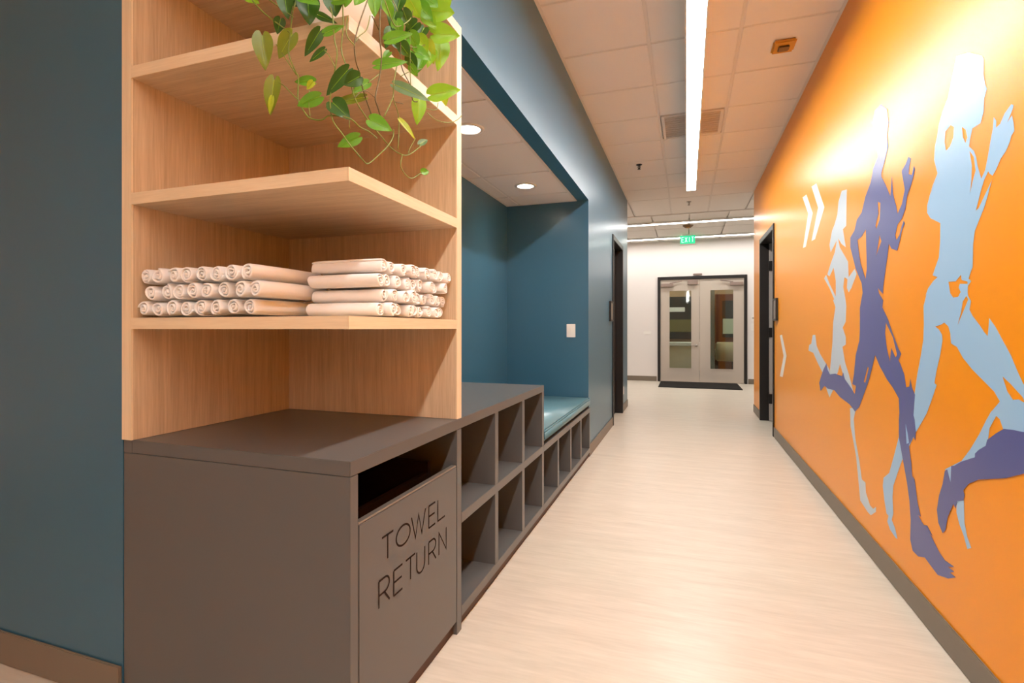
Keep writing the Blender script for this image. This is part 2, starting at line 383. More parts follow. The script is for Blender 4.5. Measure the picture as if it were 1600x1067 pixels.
# ------------------------------------------------------------------ lamps
t = thing('linear_lamp', (.052, 2, H), 'long white linear lamp running down the middle of the corridor ceiling', 'lamp')
obj('lamp_housing', boxes([(-.012, .0, -2.4, 6.95, 2.917, H - .02), (.105, .117, -2.4, 6.95, 2.917, H - .02), (0, .105, -2.4, 6.95, 2.95, H - .02), (-.012, .117, 6.95, 6.962, 2.917, H - .02), (-.012, .117, -2.412, -2.4, 2.917, H - .02)]), 'white_metal', t)
obj('diffuser', B(.0005, .1045, -2.4, 6.95, 2.919, 2.945), 'lamp_main', t)
for y in (-2.0, .4, 2.9, 5.6, 6.7): obj('mounting_bracket', B(.035, .07, y - .03, y + .03, H - .02, H - .0012), 'white_metal', t)
t = thing('linear_lamp', (.052, -8, H), 'linear lamp on the corridor ceiling, opposite the end doors', 'lamp')
obj('lamp_housing', boxes([(-.012, 0, -13, -3.2, 2.917, H - .02), (.105, .117, -13, -3.2, 2.917, H - .02), (0, .105, -13, -3.2, 2.95, H - .02)]), 'white_metal', t)
obj('diffuser', B(.0005, .1045, -13, -3.2, 2.919, 2.945), 'lamp_main', t)
for y in (-12, -8, -4): obj('mounting_bracket', B(.035, .07, y - .03, y + .03, H - .02, H + .03), 'white_metal', t)
for y, lab in ((9.52, 'white linear lamp crossing the ceiling between corridor mouth and exit sign'), (11.10, 'white linear lamp crossing the ceiling right above the end wall')):
    t = thing('cross_lamp', (0, y, H), lab, 'lamp', 'linear lamps across the end of the corridor')
    obj('lamp_housing', boxes([(-3.2, 3.2, y - .07, y - .055, H - .03, H + .02), (-3.2, 3.2, y + .055, y + .07, H - .03, H + .02), (-3.2, 3.2, y - .07, y + .07, H + .005, H + .025)]), 'white_metal', t)
    obj('diffuser', B(-3.2, 3.2, y - .054, y + .054, H - .026, H - .006), 'lamp_cross', t)
def downlight(x, y, lab):
    t = thing('recessed_downlight', (x, y, HS), lab, 'downlight', 'downlights in the alcove ceiling')
    bm = bmesh.new(); n = 40
    prof = [(.088, HS - .0015), (.086, HS - .008), (.066, HS - .009), (.0645, HS + .0), (.058, HS + .075), (.062, HS + .078), (.0655, HS + .002), (.0655, HS - .0015)]
    rings = [[bm.verts.new((x + r_ * math.cos(2 * math.pi * k / n), y + r_ * math.sin(2 * math.pi * k / n), z_)) for k in range(n)] for r_, z_ in prof]
    for A, C in zip(rings, rings[1:] + rings[:1]):
        for k in range(n): bm.faces.new((A[k], A[(k + 1) % n], C[(k + 1) % n], C[k]))
    obj('trim_can', bm, 'white_metal', t, smooth=True)
    bm = bmesh.new(); lathe(bm, (x, y, HS + .066), [(.02, 0), (.057, .002), (.0575, .008)], 40); obj('lens', bm, 'lamp_down', t)
downlight(-1.186, 2.711, 'round recessed downlight in the alcove ceiling beside the shelf unit')
downlight(-1.23, 3.939, 'round recessed downlight in the alcove ceiling above the bench cushion')
t = thing('lobby_lamp', (-.05, 13.2, 2.9), 'white linear lamp in the room beyond the glass doors', 'lamp')
obj('diffuser', B(-.02, .06, 12.3, 14.6, 2.86, 2.9), 'lamp_lobby', t)
t = thing('lobby_lamp', (1.5, 13.6, 2.9), 'added linear fill lamp over the armchair beyond the glass doors', 'lamp')
obj('diffuser', B(1.46, 1.54, 12.6, 14.8, 2.86, 2.9), 'lamp_lobby', t)  # fill lamp added to brighten the right part of the lobby
t = thing('lobby_downlight', (-.75, 14.3, 2.9), 'round ceiling light in the room beyond the glass doors', 'lamp')
bm = bmesh.new(); lathe(bm, (-.6, 14.3, 2.87), [(.05, 0), (.09, .01), (.1, .03)], 24); obj('lens', bm, 'lamp_lobby', t)

# ------------------------------------------------------------------ ceiling fittings
t = thing('air_vent', (.045, 5.03, H), 'square perforated air vent in the corridor ceiling behind the linear lamp', 'vent')
obj('frame', boxes([(-.215, -.19, 4.75, 5.31, H - .008, H + .012), (.28, .305, 4.75, 5.31, H - .008, H + .012), (-.19, .28, 4.75, 4.775, H - .008, H + .012), (-.19, .28, 5.285, 5.31, H - .008, H + .012)], bev=.002), 'grid_metal', t)
obj('grille', B(-.19, .28, 4.775, 5.285, H + .004, H + .014), 'vent_metal', t)
for k in range(10):
    y = 4.80 + k * .051; obj('slat', B(-.19, .28, y, y + .022, H - .002, H + .006), 'vent_metal', t)
t = thing('ceiling_sensor', (.61, 3.81, H), 'amber square sensor with dark centre on the corridor ceiling', 'sensor')
obj('plate', B(.54, .68, 3.73, 3.89, H - .022, H - .0005, bev=.012, seg=3), 'amber_plate', t)
obj('lens', B(.575, .645, 3.775, 3.845, H - .034, H - .021, bev=.006), 'amber_dark', t)
def sprinkler(x, y, m, lab):
    t = thing('sprinkler_head', (x, y, H), lab, 'sprinkler', 'sprinkler heads in the corridor ceiling')
    bm = bmesh.new(); lathe(bm, (x, y, H - .012), [(.02, 0), (.033, .006), (.035, .011)], 20); obj('escutcheon', bm, m, t, smooth=True)
    bm = bmesh.new(); cyl(bm, (x, y, H - .05), (x, y, H - .008), .006, n=10)
    for s in (-1, 1): tube(bm, [Vector((x + s * .008, y, H - .012)), Vector((x + s * .014, y, H - .03)), Vector((x + s * .004, y, H - .05))], .003, 6)
    obj('frame_arm', bm, m, t)
    bm = bmesh.new(); lathe(bm, (x, y, H - .055), [(.018, 0), (.019, .003), (.006, .005)], 14); obj('deflector', bm, m, t)
sprinkler(-.52, 6.066, 'black_metal', 'small dark sprinkler head in a tile left of the linear lamp')
sprinkler(.03, 8.08, 'steel', 'pale sprinkler head past the end of the linear lamp')
t = thing('smoke_detector', (.022, 9.93, H), 'round tan smoke detector between the two cross lamps', 'detector')
bm = bmesh.new(); lathe(bm, (.022, 9.93, H - .045), [(.05, 0), (.07, .012), (.09, .03), (.095, .044)], 28); obj('body', bm, 'amber_dark', t, smooth=True)
bm = bmesh.new(); lathe(bm, (.022, 9.93, H - .05), [(.03, 0), (.035, .006)], 20); obj('cover', bm, 'amber_plate', t)

# exit sign
t = thing('exit_sign', (.02, 10.85, 2.82), 'green glowing exit sign hanging below the ceiling before the end wall', 'sign')
obj('panel', B(-.125, .16, 10.86, 10.872, 2.845, 3.015, bev=.003), 'exit_green', t)
obj('edge_bar', B(-.15, .185, 10.85, 10.885, 2.82, 2.846, bev=.004), 'white_plastic', t)
obj('mount', B(-.09, .12, 10.855, 10.88, 3.012, H - .002), 'white_plastic', t)
# stroke lettering
def ribbon(bm, pts, wdt, nrm, depth):
    """a flat stroke of even width along pts lying in a plane with normal nrm, raised by depth"""
    n = len(pts); L_, R_ = [], []
    for i, p in enumerate(pts):
        if i == 0: d = (pts[1] - p).normalized(); k = 1
        elif i == n - 1: d = (p - pts[-2]).normalized(); k = 1
        else:
            a = (p - pts[i - 1]).normalized(); b = (pts[i + 1] - p).normalized(); d = (a + b).normalized(); k = min(1 / max(d.dot(a), .35), 2.2)
        s = nrm.cross(d).normalized() * (wdt / 2 * k)
        L_.append(bm.verts.new(p + s + nrm * depth)); R_.append(bm.verts.new(p - s + nrm * depth))
    for i in range(n - 1): bm.faces.new((L_[i], L_[i + 1], R_[i + 1], R_[i]))
def arc(cx, cy, rx, ry, a0, a1, n=12): return [(cx + rx * math.cos(math.radians(a0 + (a1 - a0) * i / n)), cy + ry * math.sin(math.radians(a0 + (a1 - a0) * i / n))) for i in range(n + 1)]
GLY = {'T': [[(0, 1), (1, 1)], [(.5, 1), (.5, 0)]], 'O': [arc(.5, .5, .5, .5, 0, 360, 32)], 'W': [[(0, 1), (.27, 0), (.5, .95), (.73, 0), (1, 1)]],
       'E': [[(0, 0), (0, 1)], [(0, 1), (1, 1)], [(0, .52), (.92, .52)], [(0, 0), (1, 0)]], 'L': [[(0, 1), (0, 0), (1, 0)]],
       'R': [[(0, 0), (0, 1)], [(0, 1), (.55, 1)] + arc(.55, .73, .42, .27, 90, -90)[1:] + [(0, .46)], [(.5, .46), (1, 0)]],
       'U': [[(0, 1), (0, .35)] + arc(.5, .35, .5, .35, 180, 360)[1:] + [(1, 1)]], 'N': [[(0, 0), (0, 1), (1, 0), (1, 1)]],
       'X': [[(0, 1), (1, 0)], [(0, 0), (1, 1)]], 'I': [[(.5, 0), (.5, 1)]]}
def letter(ch, O, ex, ez, parent, wdt, material, depth=.0006):
    bm = bmesh.new(); nrm = ex.cross(ez).normalized()
    for st in GLY[ch]: ribbon(bm, [O + ex * a + ez * b for a, b in st], wdt, nrm, depth)
    o = obj('letter', bm, material, parent, keep=True); o['label'] = 'letter ' + ch
for k, ch in enumerate('EXIT'):
    letter(ch, Vector((-.095 + k * .062, 10.86, 2.88)), Vector((.042, 0, 0)), Vector((0, 0, .1)), t, .013, 'exit_letter', .001)

# ------------------------------------------------------------------ wall fittings
def plate(name, x0, x1, y0, y1, z0, z1, lab, cat): 
    t = thing(name, ((x0 + x1) / 2, (y0 + y1) / 2, z0), lab, cat); obj('cover_plate', B(x0, x1, y0, y1, z0, z1, bev=.002), 'white_plastic', t); return t
t = plate('light_switch', -1.03, -.95, YA1 - .007, YA1, 1.07, 1.19, 'white double rocker light switch on the blue alcove wall', 'switch')
for x in (-1.008, -.972): obj('rocker', B(x - .014, x + .014, YA1 - .011, YA1 - .006, 1.098, 1.162, bev=.002), 'white_plastic', t)
t = plate('wall_outlet', XL, XL + .006, 7.17, 7.25, .235, .345, 'small white power outlet low on the blue wall past the door', 'outlet')
for z in (.265, .315): obj('socket', B(XL + .005, XL + .008, 7.19, 7.23, z - .015, z + .015), 'white_metal', t)
t = plate('wall_switch', 1.255, 1.325, YEND - .008, YEND, 1.10, 1.25, 'white wall switch beside the double doors', 'switch')
obj('rocker', B(1.275, 1.305, YEND - .012, YEND - .007, 1.14, 1.21), 'white_metal', t)
t = plate('thermostat', 1.265, 1.32, YEND - .02, YEND, 1.30, 1.40, 'small white thermostat above the switch beside the double doors', 'thermostat')
obj('display', B(1.275, 1.31, YEND - .022, YEND - .019, 1.345, 1.38), 'door_edge_grey', t)
t = plate('blank_plate', -.90, -.74, YEND - .006, YEND, 1.02, 1.085, 'pale flat plate on the white wall beside the double doors', 'wall plate')
t = thing('door_sensor', (.25, YEND, 2.28), 'slim grey sensor on the wall above the double doors', 'sensor')
obj('housing', B(.13, .31, YEND - .03, YEND, 2.282, 2.318, bev=.006), 'closer_metal', t)
def plaque(x0, x1, y0, lab):
    t = thing('room_sign', ((x0 + x1) / 2, y0 + .1, 1.23), lab, 'sign')
    s = 1 if x1 > 0 else -1
    obj('sign_frame', boxes([(x0, x1, y0, y0 + .2, 1.23, 1.25), (x0, x1, y0, y0 + .2, 1.44, 1.46), (x0, x1, y0, y0 + .015, 1.25, 1.44), (x0, x1, y0 + .185, y0 + .2, 1.25, 1.44)]), 'black_metal', t)
    obj('sign_face', B(x0 + .002 if s < 0 else x0 + .006, x1 - .006 if s < 0 else x1 - .002, y0 + .015, y0 + .185, 1.25, 1.44), 'steel', t)
plaque(XR - .024, XR, 5.80, 'framed silver room sign on the orange wall beside the open door')
plaque(XL, XL + .024, 5.84, 'framed silver room sign on the blue wall beside the dark door')
t = thing('door_mat', (.24, 10.95, 0), 'black rubber door mat in front of the glazed double doors', 'mat')
obj('pile', B(-.50, .96, 10.44, 11.48, .001, .014, bev=.004), 'mat_rubber', t)
obj('border', boxes([(-.53, .99, 10.40, 10.44, 0, .009), (-.53, .99, 11.48, 11.52, 0, .009), (-.53, -.50, 10.44, 11.48, 0, .009), (.96, .99, 10.44, 11.48, 0, .009)]), 'mat_rubber', t)

# ------------------------------------------------------------------ towel return cabinet, cubbies, bench, countertop
TOPZ, TOPB = .808, .769
t = thing('counter_top', (-1.2, 2.0, TOPB), 'long grey laminate countertop over the towel cabinet and tall cubbies', 'countertop')
obj('slab', B(XB, CF, YF + .006, 2.985, TOPB, TOPZ, bev=.0015), 'grey_laminate', t)
obj('end_extension', B(XU, XB, YF + .006, YA0 + .04, TOPB, TOPZ), 'grey_laminate', t)
tc_ = thing('towel_return_cabinet', (-1.2, 1.42, 0), 'grey laminate towel return cabinet with an open slot above its door', 'cabinet')
obj('end_panel', B(XU, CF, YF + .006, YF + .04, 0, TOPB - .001, bev=.001), 'grey_laminate', tc_)
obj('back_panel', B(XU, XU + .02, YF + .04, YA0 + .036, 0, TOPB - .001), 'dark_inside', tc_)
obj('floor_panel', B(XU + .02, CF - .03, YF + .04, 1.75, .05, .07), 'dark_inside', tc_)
obj('end_post', B(-1.45, CF, 1.750, 1.790, 0, TOPB - .001, bev=.001), 'grey_laminate', tc_)
obj('kick_plate', B(CF - .035, CF - .018, YF + .04, 1.75, 0, .055), 'kick_brown', tc_)
dr = obj('door', B(CF - .02, CF, YF + .043, 1.746, .052, .632, bev=.002), 'grey_laminate', tc_); dr['label'] = 'door panel lettered TOWEL RETURN'
obj('top_lip', B(CF - .022, CF - .001, YF + .043, 1.746, .632, .638, bev=.002), 'steel', dr)['label'] = 'thin metal edge along the slot'
Yv, Zv = Vector((0, 1, 0)), Vector((0, 0, 1))
def cp(a, b): return on_plane(580 + a / 5.614, 770 + b / 5.614, 0, CF)
for ch, (lx, ly), (rx, ry), (tx, ty) in [
    # letter, lower left, lower right, upper left corner in the photograph's crop
    ('T', (92, 612), (192, 555), (92, 398)), ('O', (218, 500), (340, 430), (218, 325)), ('W', (352, 422), (474, 338), (352, 218)),
    ('E', (503, 310), (560, 272), (506, 116)), ('L', (583, 248), (645, 207), (587, 62)),
    ('R', (66, 1015), (160, 945), (66, 780)), ('E', (196, 905), (272, 845), (202, 680)), ('T', (302, 795), (384, 735), (302, 597)),
    ('U', (398, 728), (468, 668), (399, 522)), ('R', (502, 630), (566, 578), (504, 434)), ('N', (593, 545), (656, 495), (593, 352))]:
    a, b, c = cp(lx, ly), cp(rx, ry), cp(tx, ty)
    letter(ch, Vector((CF, a.y, a.z)), Yv * (b.y - a.y), Zv * (c.z - a.z), dr, .0062, 'engraved', .0008)
t = thing('laundry_bin', (-1.2, 1.4, .07), 'dark brown bin inside the towel return cabinet', 'bin')
bm = boxes([(-1.5, -.9, 1.18, 1.2, .071, .66), (-1.5, -.9, 1.68, 1.7, .071, .66), (-1.5, -1.48, 1.2, 1.68, .071, .66), (-.92, -.9, 1.2, 1.68, .071, .62), (-1.48, -.92, 1.2, 1.68, .071, .09)])
obj('bin_body', bm, 'bin_brown', t)
bm = bmesh.new(); tube(bm, [Vector((-1.15, 1.19, .66)), Vector((-1.15, 1.19, .70)), Vector((-.98, 1.19, .70)), Vector((-.98, 1.19, .66))], .008); obj('handle', bm, 'bin_brown', t)

DIV_H = [2.155, 2.556, 2.945]
cu = thing('cubby_cabinet', (-1.0, 2.39, 0), 'tall grey laminate cubby cabinet with six open compartments', 'cabinet')
XC = CF - .42
ZM0, ZM1, ZB0, ZB1 = .405, .445, .048, .088
obj('bottom_shelf', B(XC, CF, 1.791, 2.985, ZB0, ZB1, bev=.001), 'grey_laminate', cu)
obj('middle_shelf', B(XC, CF, 1.791, 2.985, ZM0, ZM1, bev=.001), 'grey_laminate', cu)
for y in DIV_H:
    obj('divider', B(XC, CF - .0004, y, y + .040, ZM1, TOPB - .001), 'grey_laminate', cu)
    obj('divider', B(XC, CF - .0004, y, y + .040, ZB1, ZM0), 'grey_laminate', cu)
obj('back_panel', B(XC - .02, XC, 1.791, 2.985, 0, TOPB - .001), 'grey_laminate', cu)
obj('kick_plate', B(CF - .035, CF - .018, 1.791, 2.985, 0, ZB0), 'kick_brown', cu)
obj('carcass_side', B(XB, XC - .02, 2.945, 2.985, 0, TOPB - .001), 'grey_laminate', cu)
be = thing('cubby_bench', (-1.0, 3.77, 0), 'low grey laminate bench with four open cubbies under the cushion', 'bench')
obj('bottom_shelf', B(XC, CF, 2.986, YA1 - .002, ZB0, ZB1, bev=.001), 'grey_laminate', be)
obj('bench_top', B(XB, CF, 2.986, YA1 - .002, ZM0, ZM1, bev=.001), 'grey_laminate', be)
for y in (3.335, 3.73, 4.115, YA1 - .042): obj('divider', B(XC, CF - .0004, y, y + .036, ZB1, ZM0), 'grey_laminate', be)
obj('back_panel', B(XC - .02, XC, 2.986, YA1 - .002, 0, ZM0), 'grey_laminate', be)
obj('kick_plate', B(CF - .035, CF - .018, 2.986, YA1 - .002, 0, ZB0), 'kick_brown', be)
t = thing('seat_cushion', (-1.2, 3.77, ZM1), 'flat teal vinyl seat cushion on the cubby bench', 'cushion')
def cushion_bm(x0, x1, y0, y1, z0, z1, nx=10, ny=18):
    bm = bmesh.new(); box(bm, x0, x1, y0, y1, z0, z1, bev=.018, seg=4); return bm
obj('pad', cushion_bm(XB + .01, CF + .004, 2.992, YA1 - .008, ZM1 + .012, ZM1 + .088), 'cushion_vinyl', t, smooth=True)
obj('base_board', B(XB + .01, CF - .012, 3.0, YA1 - .012, ZM1 + .0005, ZM1 + .013), 'dark_inside', t)
bm = bmesh.new()
z = ZM1 + .080; y0, y1, xa, xb = 2.998, YA1 - .014, XB + .016, CF - .001
tube(bm, [Vector((xa, y0, z)), Vector((xb, y0, z)), Vector((xb, y1, z)), Vector((xa, y1, z)), Vector((xa, y0, z))], .004, 8); obj('piping', bm, 'cushion_vinyl', t, smooth=True)

# ------------------------------------------------------------------ oak corner shelf unit
su = thing('shelf_unit', (-1.2, 1.42, TOPZ), 'open oak corner shelf unit standing on the grey counter', 'shelf')
TH = .035
obj('side_panel', B(XU, XU + TH + .006, YF + .006, YA0 + .04, TOPZ + .001, HS - .002), 'oak_vertical', su)
obj('side_panel_edge', B(XU, XU + TH + .006, YF, YF + .0055, TOPZ + .001, HS - .002), 'oak_edge_upright', su)
obj('back_panel', B(XU + TH + .006, CF - .006, YA0 + .002, YA0 + .04, TOPZ + .001, HS - .002), 'oak_vertical', su)
obj('back_panel_edge', B(CF - .0055, CF, YA0, YA0 + .04, TOPZ + .001, HS - .002), 'oak_edge_upright', su)
def shelf(z0, z1, name='shelf'):
    s = obj(name, B(XU + TH + .006, CF - .003, YF + .003, YA0 + .002, z0, z1), 'oak_flat', su)
    obj('front_edge_band', B(XU + TH + .006, CF - .0032, YF, YF + .0028, z0, z1), 'oak_edge', s)
    obj('side_edge_band', B(CF - .0028, CF, YF, YA0 - .0005, z0, z1), 'oak_edge', s)
for z0, z1 in ((1.148, 1.182), (1.527, 1.562), (1.912, 1.948)): shelf(z0, z1)
shelf(HS - .04, HS - .003, 'top_panel')

# ------------------------------------------------------------------ towels
def towel_mesh(r, length, seed, squash):
    rnd = random.Random(seed)
    bm = bmesh.new(); turns = rnd.uniform(2.3, 2.9); N = int(turns * 16); r0 = r * .10
    th_ = r * .8 / turns
    ph = rnd.uniform(0, 6.28); wob = [rnd.uniform(-.05, .05) for _ in range(4)]
    def P(k, inner, inset):
        a = k / N * turns * 2 * math.pi; rr = r0 + (r - r0) * (k / N)
        rr -= th_ * inner * 1.0
        rr = max(rr, .0006)
        mid = r0 + (r - r0) * (k / N) - th_ * .45
        rr = mid + (rr - mid) * (1 - inset)
        rr *= 1 - .14 * max(0, k / N - .9) / .1
        rr *= 1 + wob[0] * math.cos(2 * (a + ph)) + wob[1] * math.cos(3 * a)
        return rr * math.cos(a + ph), rr * math.sin(a + ph) * squash
    secs = [(0, .55), (.0025, .25), (.007, .06), (.02, 0), (length * .5, 0), (length - .02, 0), (length - .007, .06), (length - .0025, .25), (length, .55)]
    rows_o, rows_i = [], []
    for y, ins in secs:
        bulge = 1 + .04 * math.sin(y / length * math.pi)
        o = [bm.verts.new((P(k, 0, ins)[0] * bulge, y - length / 2 + .002 * math.sin(k * .6), P(k, 0, ins)[1] * bulge)) for k in range(N + 1)]
        i = [bm.verts.new((P(k, .82, ins)[0], y - length / 2 + .002 * math.sin(k * .6), P(k, .82, ins)[1])) for k in range(N + 1)]
        rows_o.append(o); rows_i.append(i)
    for a in range(len(secs) - 1):
        for k in range(N):
            bm.faces.new((rows_o[a][k], rows_o[a][k + 1], rows_o[a + 1][k + 1], rows_o[a + 1][k]))
            bm.faces.new((rows_i[a][k], rows_i[a + 1][k], rows_i[a + 1][k + 1], rows_i[a][k + 1]))
        bm.faces.new((rows_o[a][N], rows_i[a][N], rows_i[a + 1][N], rows_o[a + 1][N]))
        bm.faces.new((rows_o[a][0], rows_o[a + 1][0], rows_i[a + 1][0], rows_i[a][0]))
    for a in (0, len(secs) - 1):
        for k in range(N): bm.faces.new((rows_o[a][k], rows_i[a][k], rows_i[a][k + 1], rows_o[a][k + 1]))
    bmesh.ops.recalc_face_normals(bm, faces=bm.faces)
    me = bpy.data.meshes.new('rolled_towel'); bm.to_mesh(me); bm.free()
    for p in me.polygons: p.use_smooth = True
    me.materials.append(M['towel_white']); return me
SH = 1.183
def towel(me, loc, rz, rx, label, group):
    o = bpy.data.objects.new('rolled_towel', me); COL.objects.link(o)
    o.location = loc; o.rotation_euler = (0, rx, rz); tag(o, label, 'towel', group); return o
TL = [towel_mesh(.0285, .29, s, .93) for s in range(6)]
rnd = random.Random(3)
LAYER = ['bottom', 'middle', 'top']
for L_ in range(3):
    for k in range(8):
        sc = rnd.uniform(.95, 1.01) + (.04 if L_ == 2 and k > 5 else 0)
        x = -1.599 + .031 + k * .0585 + (.027 if L_ == 1 else 0) + rnd.uniform(-.001, .001)
        y = 1.108 + .145 + rnd.uniform(0, .014)
        o = towel(rnd.choice(TL), (x, y, SH + .0275 + L_ * .0492 + (sc - 1) * .028), rnd.uniform(-.02, .02), rnd.uniform(-3, 3),
              'rolled white towel in the %s layer of the pile beside the oak side panel' % LAYER[L_], 'towels rolled beside the side panel, %s layer' % LAYER[L_])
        o.scale = (sc, 1, sc)
TR = [towel_mesh(.0242, .25, 20 + s, .96) for s in range(6)]
LAYER4 = ['bottom', 'second', 'third', 'top']
for L_ in range(4):
    for k in range(10):
        y = 1.296 + k * .0500 + (.023 if L_ % 2 else 0) + rnd.uniform(-.001, .001)
        if y > 1.722: continue
        x = -.838 - .125 + rnd.uniform(-.022, .004) - (.004 * L_ if k == 0 else 0)
        towel(rnd.choice(TR), (x, y, SH + .0238 + L_ * .0432 + rnd.uniform(0, .001)), math.pi / 2 + rnd.uniform(-.015, .015), rnd.uniform(-3, 3),
              'rolled white towel in the %s layer of the pile against the oak back panel' % LAYER4[L_], 'towels rolled against the back panel, %s layer' % LAYER4[L_])

# ------------------------------------------------------------------ trailing pothos
pl = thing('potted_pothos', (-.935, 1.225, 1.949), 'trailing green pothos in a white pot on the top oak shelf', 'plant')
bm = bmesh.new(); PC = (-.935, 1.225, 1.949)
lathe(bm, PC, [(.075, 0), (.082, .004), (.098, .15), (.1, .16), (.094, .16), (.092, .14)], 40); obj('pot', bm, 'pot_ceramic', pl, smooth=True)
bm = bmesh.new(); lathe(bm, (PC[0], PC[1], PC[2] + .138), [(.09, 0), (.091, .006), (.05, .01)], 28); obj('soil', bm, 'soil', pl, smooth=True)
def pp(a, b, dep=0.0):
    """point of a vine hanging just in front of the shelf's two open sides, from the plant's close-up"""
    u, v = 380 + a / 3.68, b / 3.68
    if u < 552: return on_plane(u, v, 1, 1.062 - dep)
    p = on_plane(u, v, 1, 1.062 - dep); q = on_plane(u, v, 0, -.772 + dep)
    return q
def pps(lst, dep=0): return [pp(a, b, dep) for a, b in lst]
VEYE = Vector((0, 0, EYE))
def leaf(base, tip, wid, material, dep=0.0, curl=.12, world=False):
    r = random
    if world: b3, t3 = base, tip
    else:
        b3 = pp(*base, dep); t3 = b3 + (pp(tip[0], tip[1], dep) - b3)
        # keep the leaf's length true to its distance even where the two hanging planes meet
        dist = (b3 - VEYE).dot(Fw); dt = (t3 - VEYE).dot(Fw)
        t3 = VEYE + (t3 - VEYE) * ((dist + (.5 * (dt - dist) if abs(dt - dist) < .06 else 0)) / dt)
        wid = wid / 3.68 / FPX * dist
    ax = t3 - b3; ln = ax.length; ax.normalize()
    nv = (VEYE - b3).normalized() + Vector((r.uniform(-.25, .25), r.uniform(-.25, .25), r.uniform(.1, .5)))
    nv = (nv - ax * nv.dot(ax)).normalized(); sd = ax.cross(nv)
    bm = bmesh.new(); NT, NS = 11, 6; rows = []
    for i in range(NT + 1):
        tt = i / NT; row = []
        ww = (math.sin(math.pi * min(1, (tt * .93 + .07)) ** .62) ** .85) if tt < 1 else 0
        ww = max(ww, 0)
        for j in range(NS + 1):
            s = -1 + 2 * j / NS
            back = -.16 * (1 - tt) ** 3 * math.sin(min(1, abs(s) * 1.25) * math.pi * .8)
            p = b3 + ax * ln * (tt + back) + sd * (s * ww * wid / 2) + nv * (abs(s) ** 1.3 * wid * .16 * ww - curl * ln * (tt - .3) ** 2 + .02 * wid * math.sin(tt * 9 + s * 3))
            row.append(bm.verts.new(p))
        rows.append(row)
    for i in range(NT):
        for j in range(NS): bm.faces.new((rows[i][j], rows[i][j + 1], rows[i + 1][j + 1], rows[i + 1][j]))
    bmesh.ops.remove_doubles(bm, verts=bm.verts, dist=1e-5)
    lo = obj('leaf', bm, material, pl, smooth=True)
    bm = bmesh.new(); tube(bm, [b3 + ax * ln * k / 4 + nv * (.001 - curl * ln * (k / 4 - .3) ** 2) for k in range(4)], .0009, 5, .0004); obj('midrib', bm, 'leaf_b' if material in ('leaf_d', 'leaf_g') else 'leaf_y', lo)
LEAVES = [((110, 205), (125, 400), 112, 'o'), ((282, 195), (200, 335), 100, 'o'), ((440, 180), (352, 325), 74, 'd'), ((465, 285), (378, 357), 42, 'd'), ((470, 190), (580, 145), 48, 'g'),
 ((430, 85), (532, 130), 46, 'd'), ((520, -20), (530, 95), 118, 'd'), ((750, -20), (755, 97), 78, 'g'), ((178, 460), (150, 660), 92, 'o'), ((165, 560), (150, 655), 30, 'y'), ((405, 470), (288, 465), 64, 'g'), ((400, 470), (365, 515), 40, 'y'),
 ((438, 555), (303, 612), 78, 'g'), ((602, 402), (474, 550), 84, 'd'), ((668, 440), (578, 490), 92, 'd'), ((718, 475), (628, 530), 58, 'g'), ((685, 560), (466, 608), 58, 'o'),
 ((515, 590), (612, 682), 112, 'd'), ((662, 788), (538, 845), 72, 'g'), ((732, 690), (856, 750), 92, 'g'), ((768, 375), (945, 352), 68, 'g'), ((878, 490), (1076, 580), 68, 's'),
 ((825, 230), (975, 190), 72, 'g'), ((1095, 195), (1245, 200), 116, 'b'), ((1140, 235), (1122, 405), 104, 'b'), ((1062, 240), (1096, 370), 70, 'y'), ((1080, 545), (1250, 510), 100, 'b'),
 ((1140, 505), (1168, 610), 66, 'y'), ((1012, 575), (1000, 715), 86, 'b'), ((905, 690), (992, 795), 34, 'y'), ((1015, 830), (1062, 800), 42, 's'), ((1026, 990), (1070, 985), 44, 'g'),
 ((1085, 60), (1215, 72), 122, 'b'), ((960, 0), (1015, 105), 96, 'b'), ((240, -20), (255, 105), 92, 'd'), ((370, -10), (382, 140), 132, 'd'), ((215, 110), (195, 195), 66, 'd'),
 ((20, -25), (90, 18), 60, 'b'), ((520, 5), (640, -10), 50, 'g'), ((325, -30), (435, 20), 90, 'g'), ((1010, 30), (1090, 120), 90, 'g'), ((1030, -30), (1120, 40), 120, 'g'),
 ((900, 250), (960, 330), 80, 'd'), ((980, 290), (1080, 340), 80, 'g'), ((950, 320), (1000, 400), 70, 'd'), ((1040, 330), (1000, 420), 60, 'g'), ((850, 170), (820, 270), 70, 'd'),
 ((880, 60), (850, 160), 90, 'd'), ((1000, 130), (930, 200), 80, 'd'), ((960, 190), (1010, 280), 80, 'g'), ((860, 250), (920, 270), 50, 'd'), ((1040, 160), (1000, 240), 70, 'd'), ((920, 60), (960, 170), 80, 'd'),
 ((1045, 90), (1110, 165), 84, 'b'), ((880, 120), (905, 215), 74, 'g'), ((1010, 210), (1065, 300), 76, 'b'), ((935, 230), (900, 310), 66, 'g'), ((1090, 290), (1060, 380), 66, 'b'), ((1150, -10), (1180, 60), 80, 'b'), ((840, 300), (800, 345), 40, 'g'), ((960, 380), (1005, 440), 50, 'g'), ((1120, 130), (1060, 170), 60, 'g'),
 ((820, 20), (860, 110), 70, 'g'), ((905, -10), (880, 80), 80, 'd'), ((680, -30), (640, 30), 70, 'g'), ((600, -35), (585, 40), 70, 'g')]
for k, (b, tp, wd, c) in enumerate(LEAVES):
    leaf(b, tp, wd, 'leaf_' + c, dep=(k % 5) * .006 - .008 if k < 43 else -.004 * (k % 3), curl=random.uniform(.05, .3))
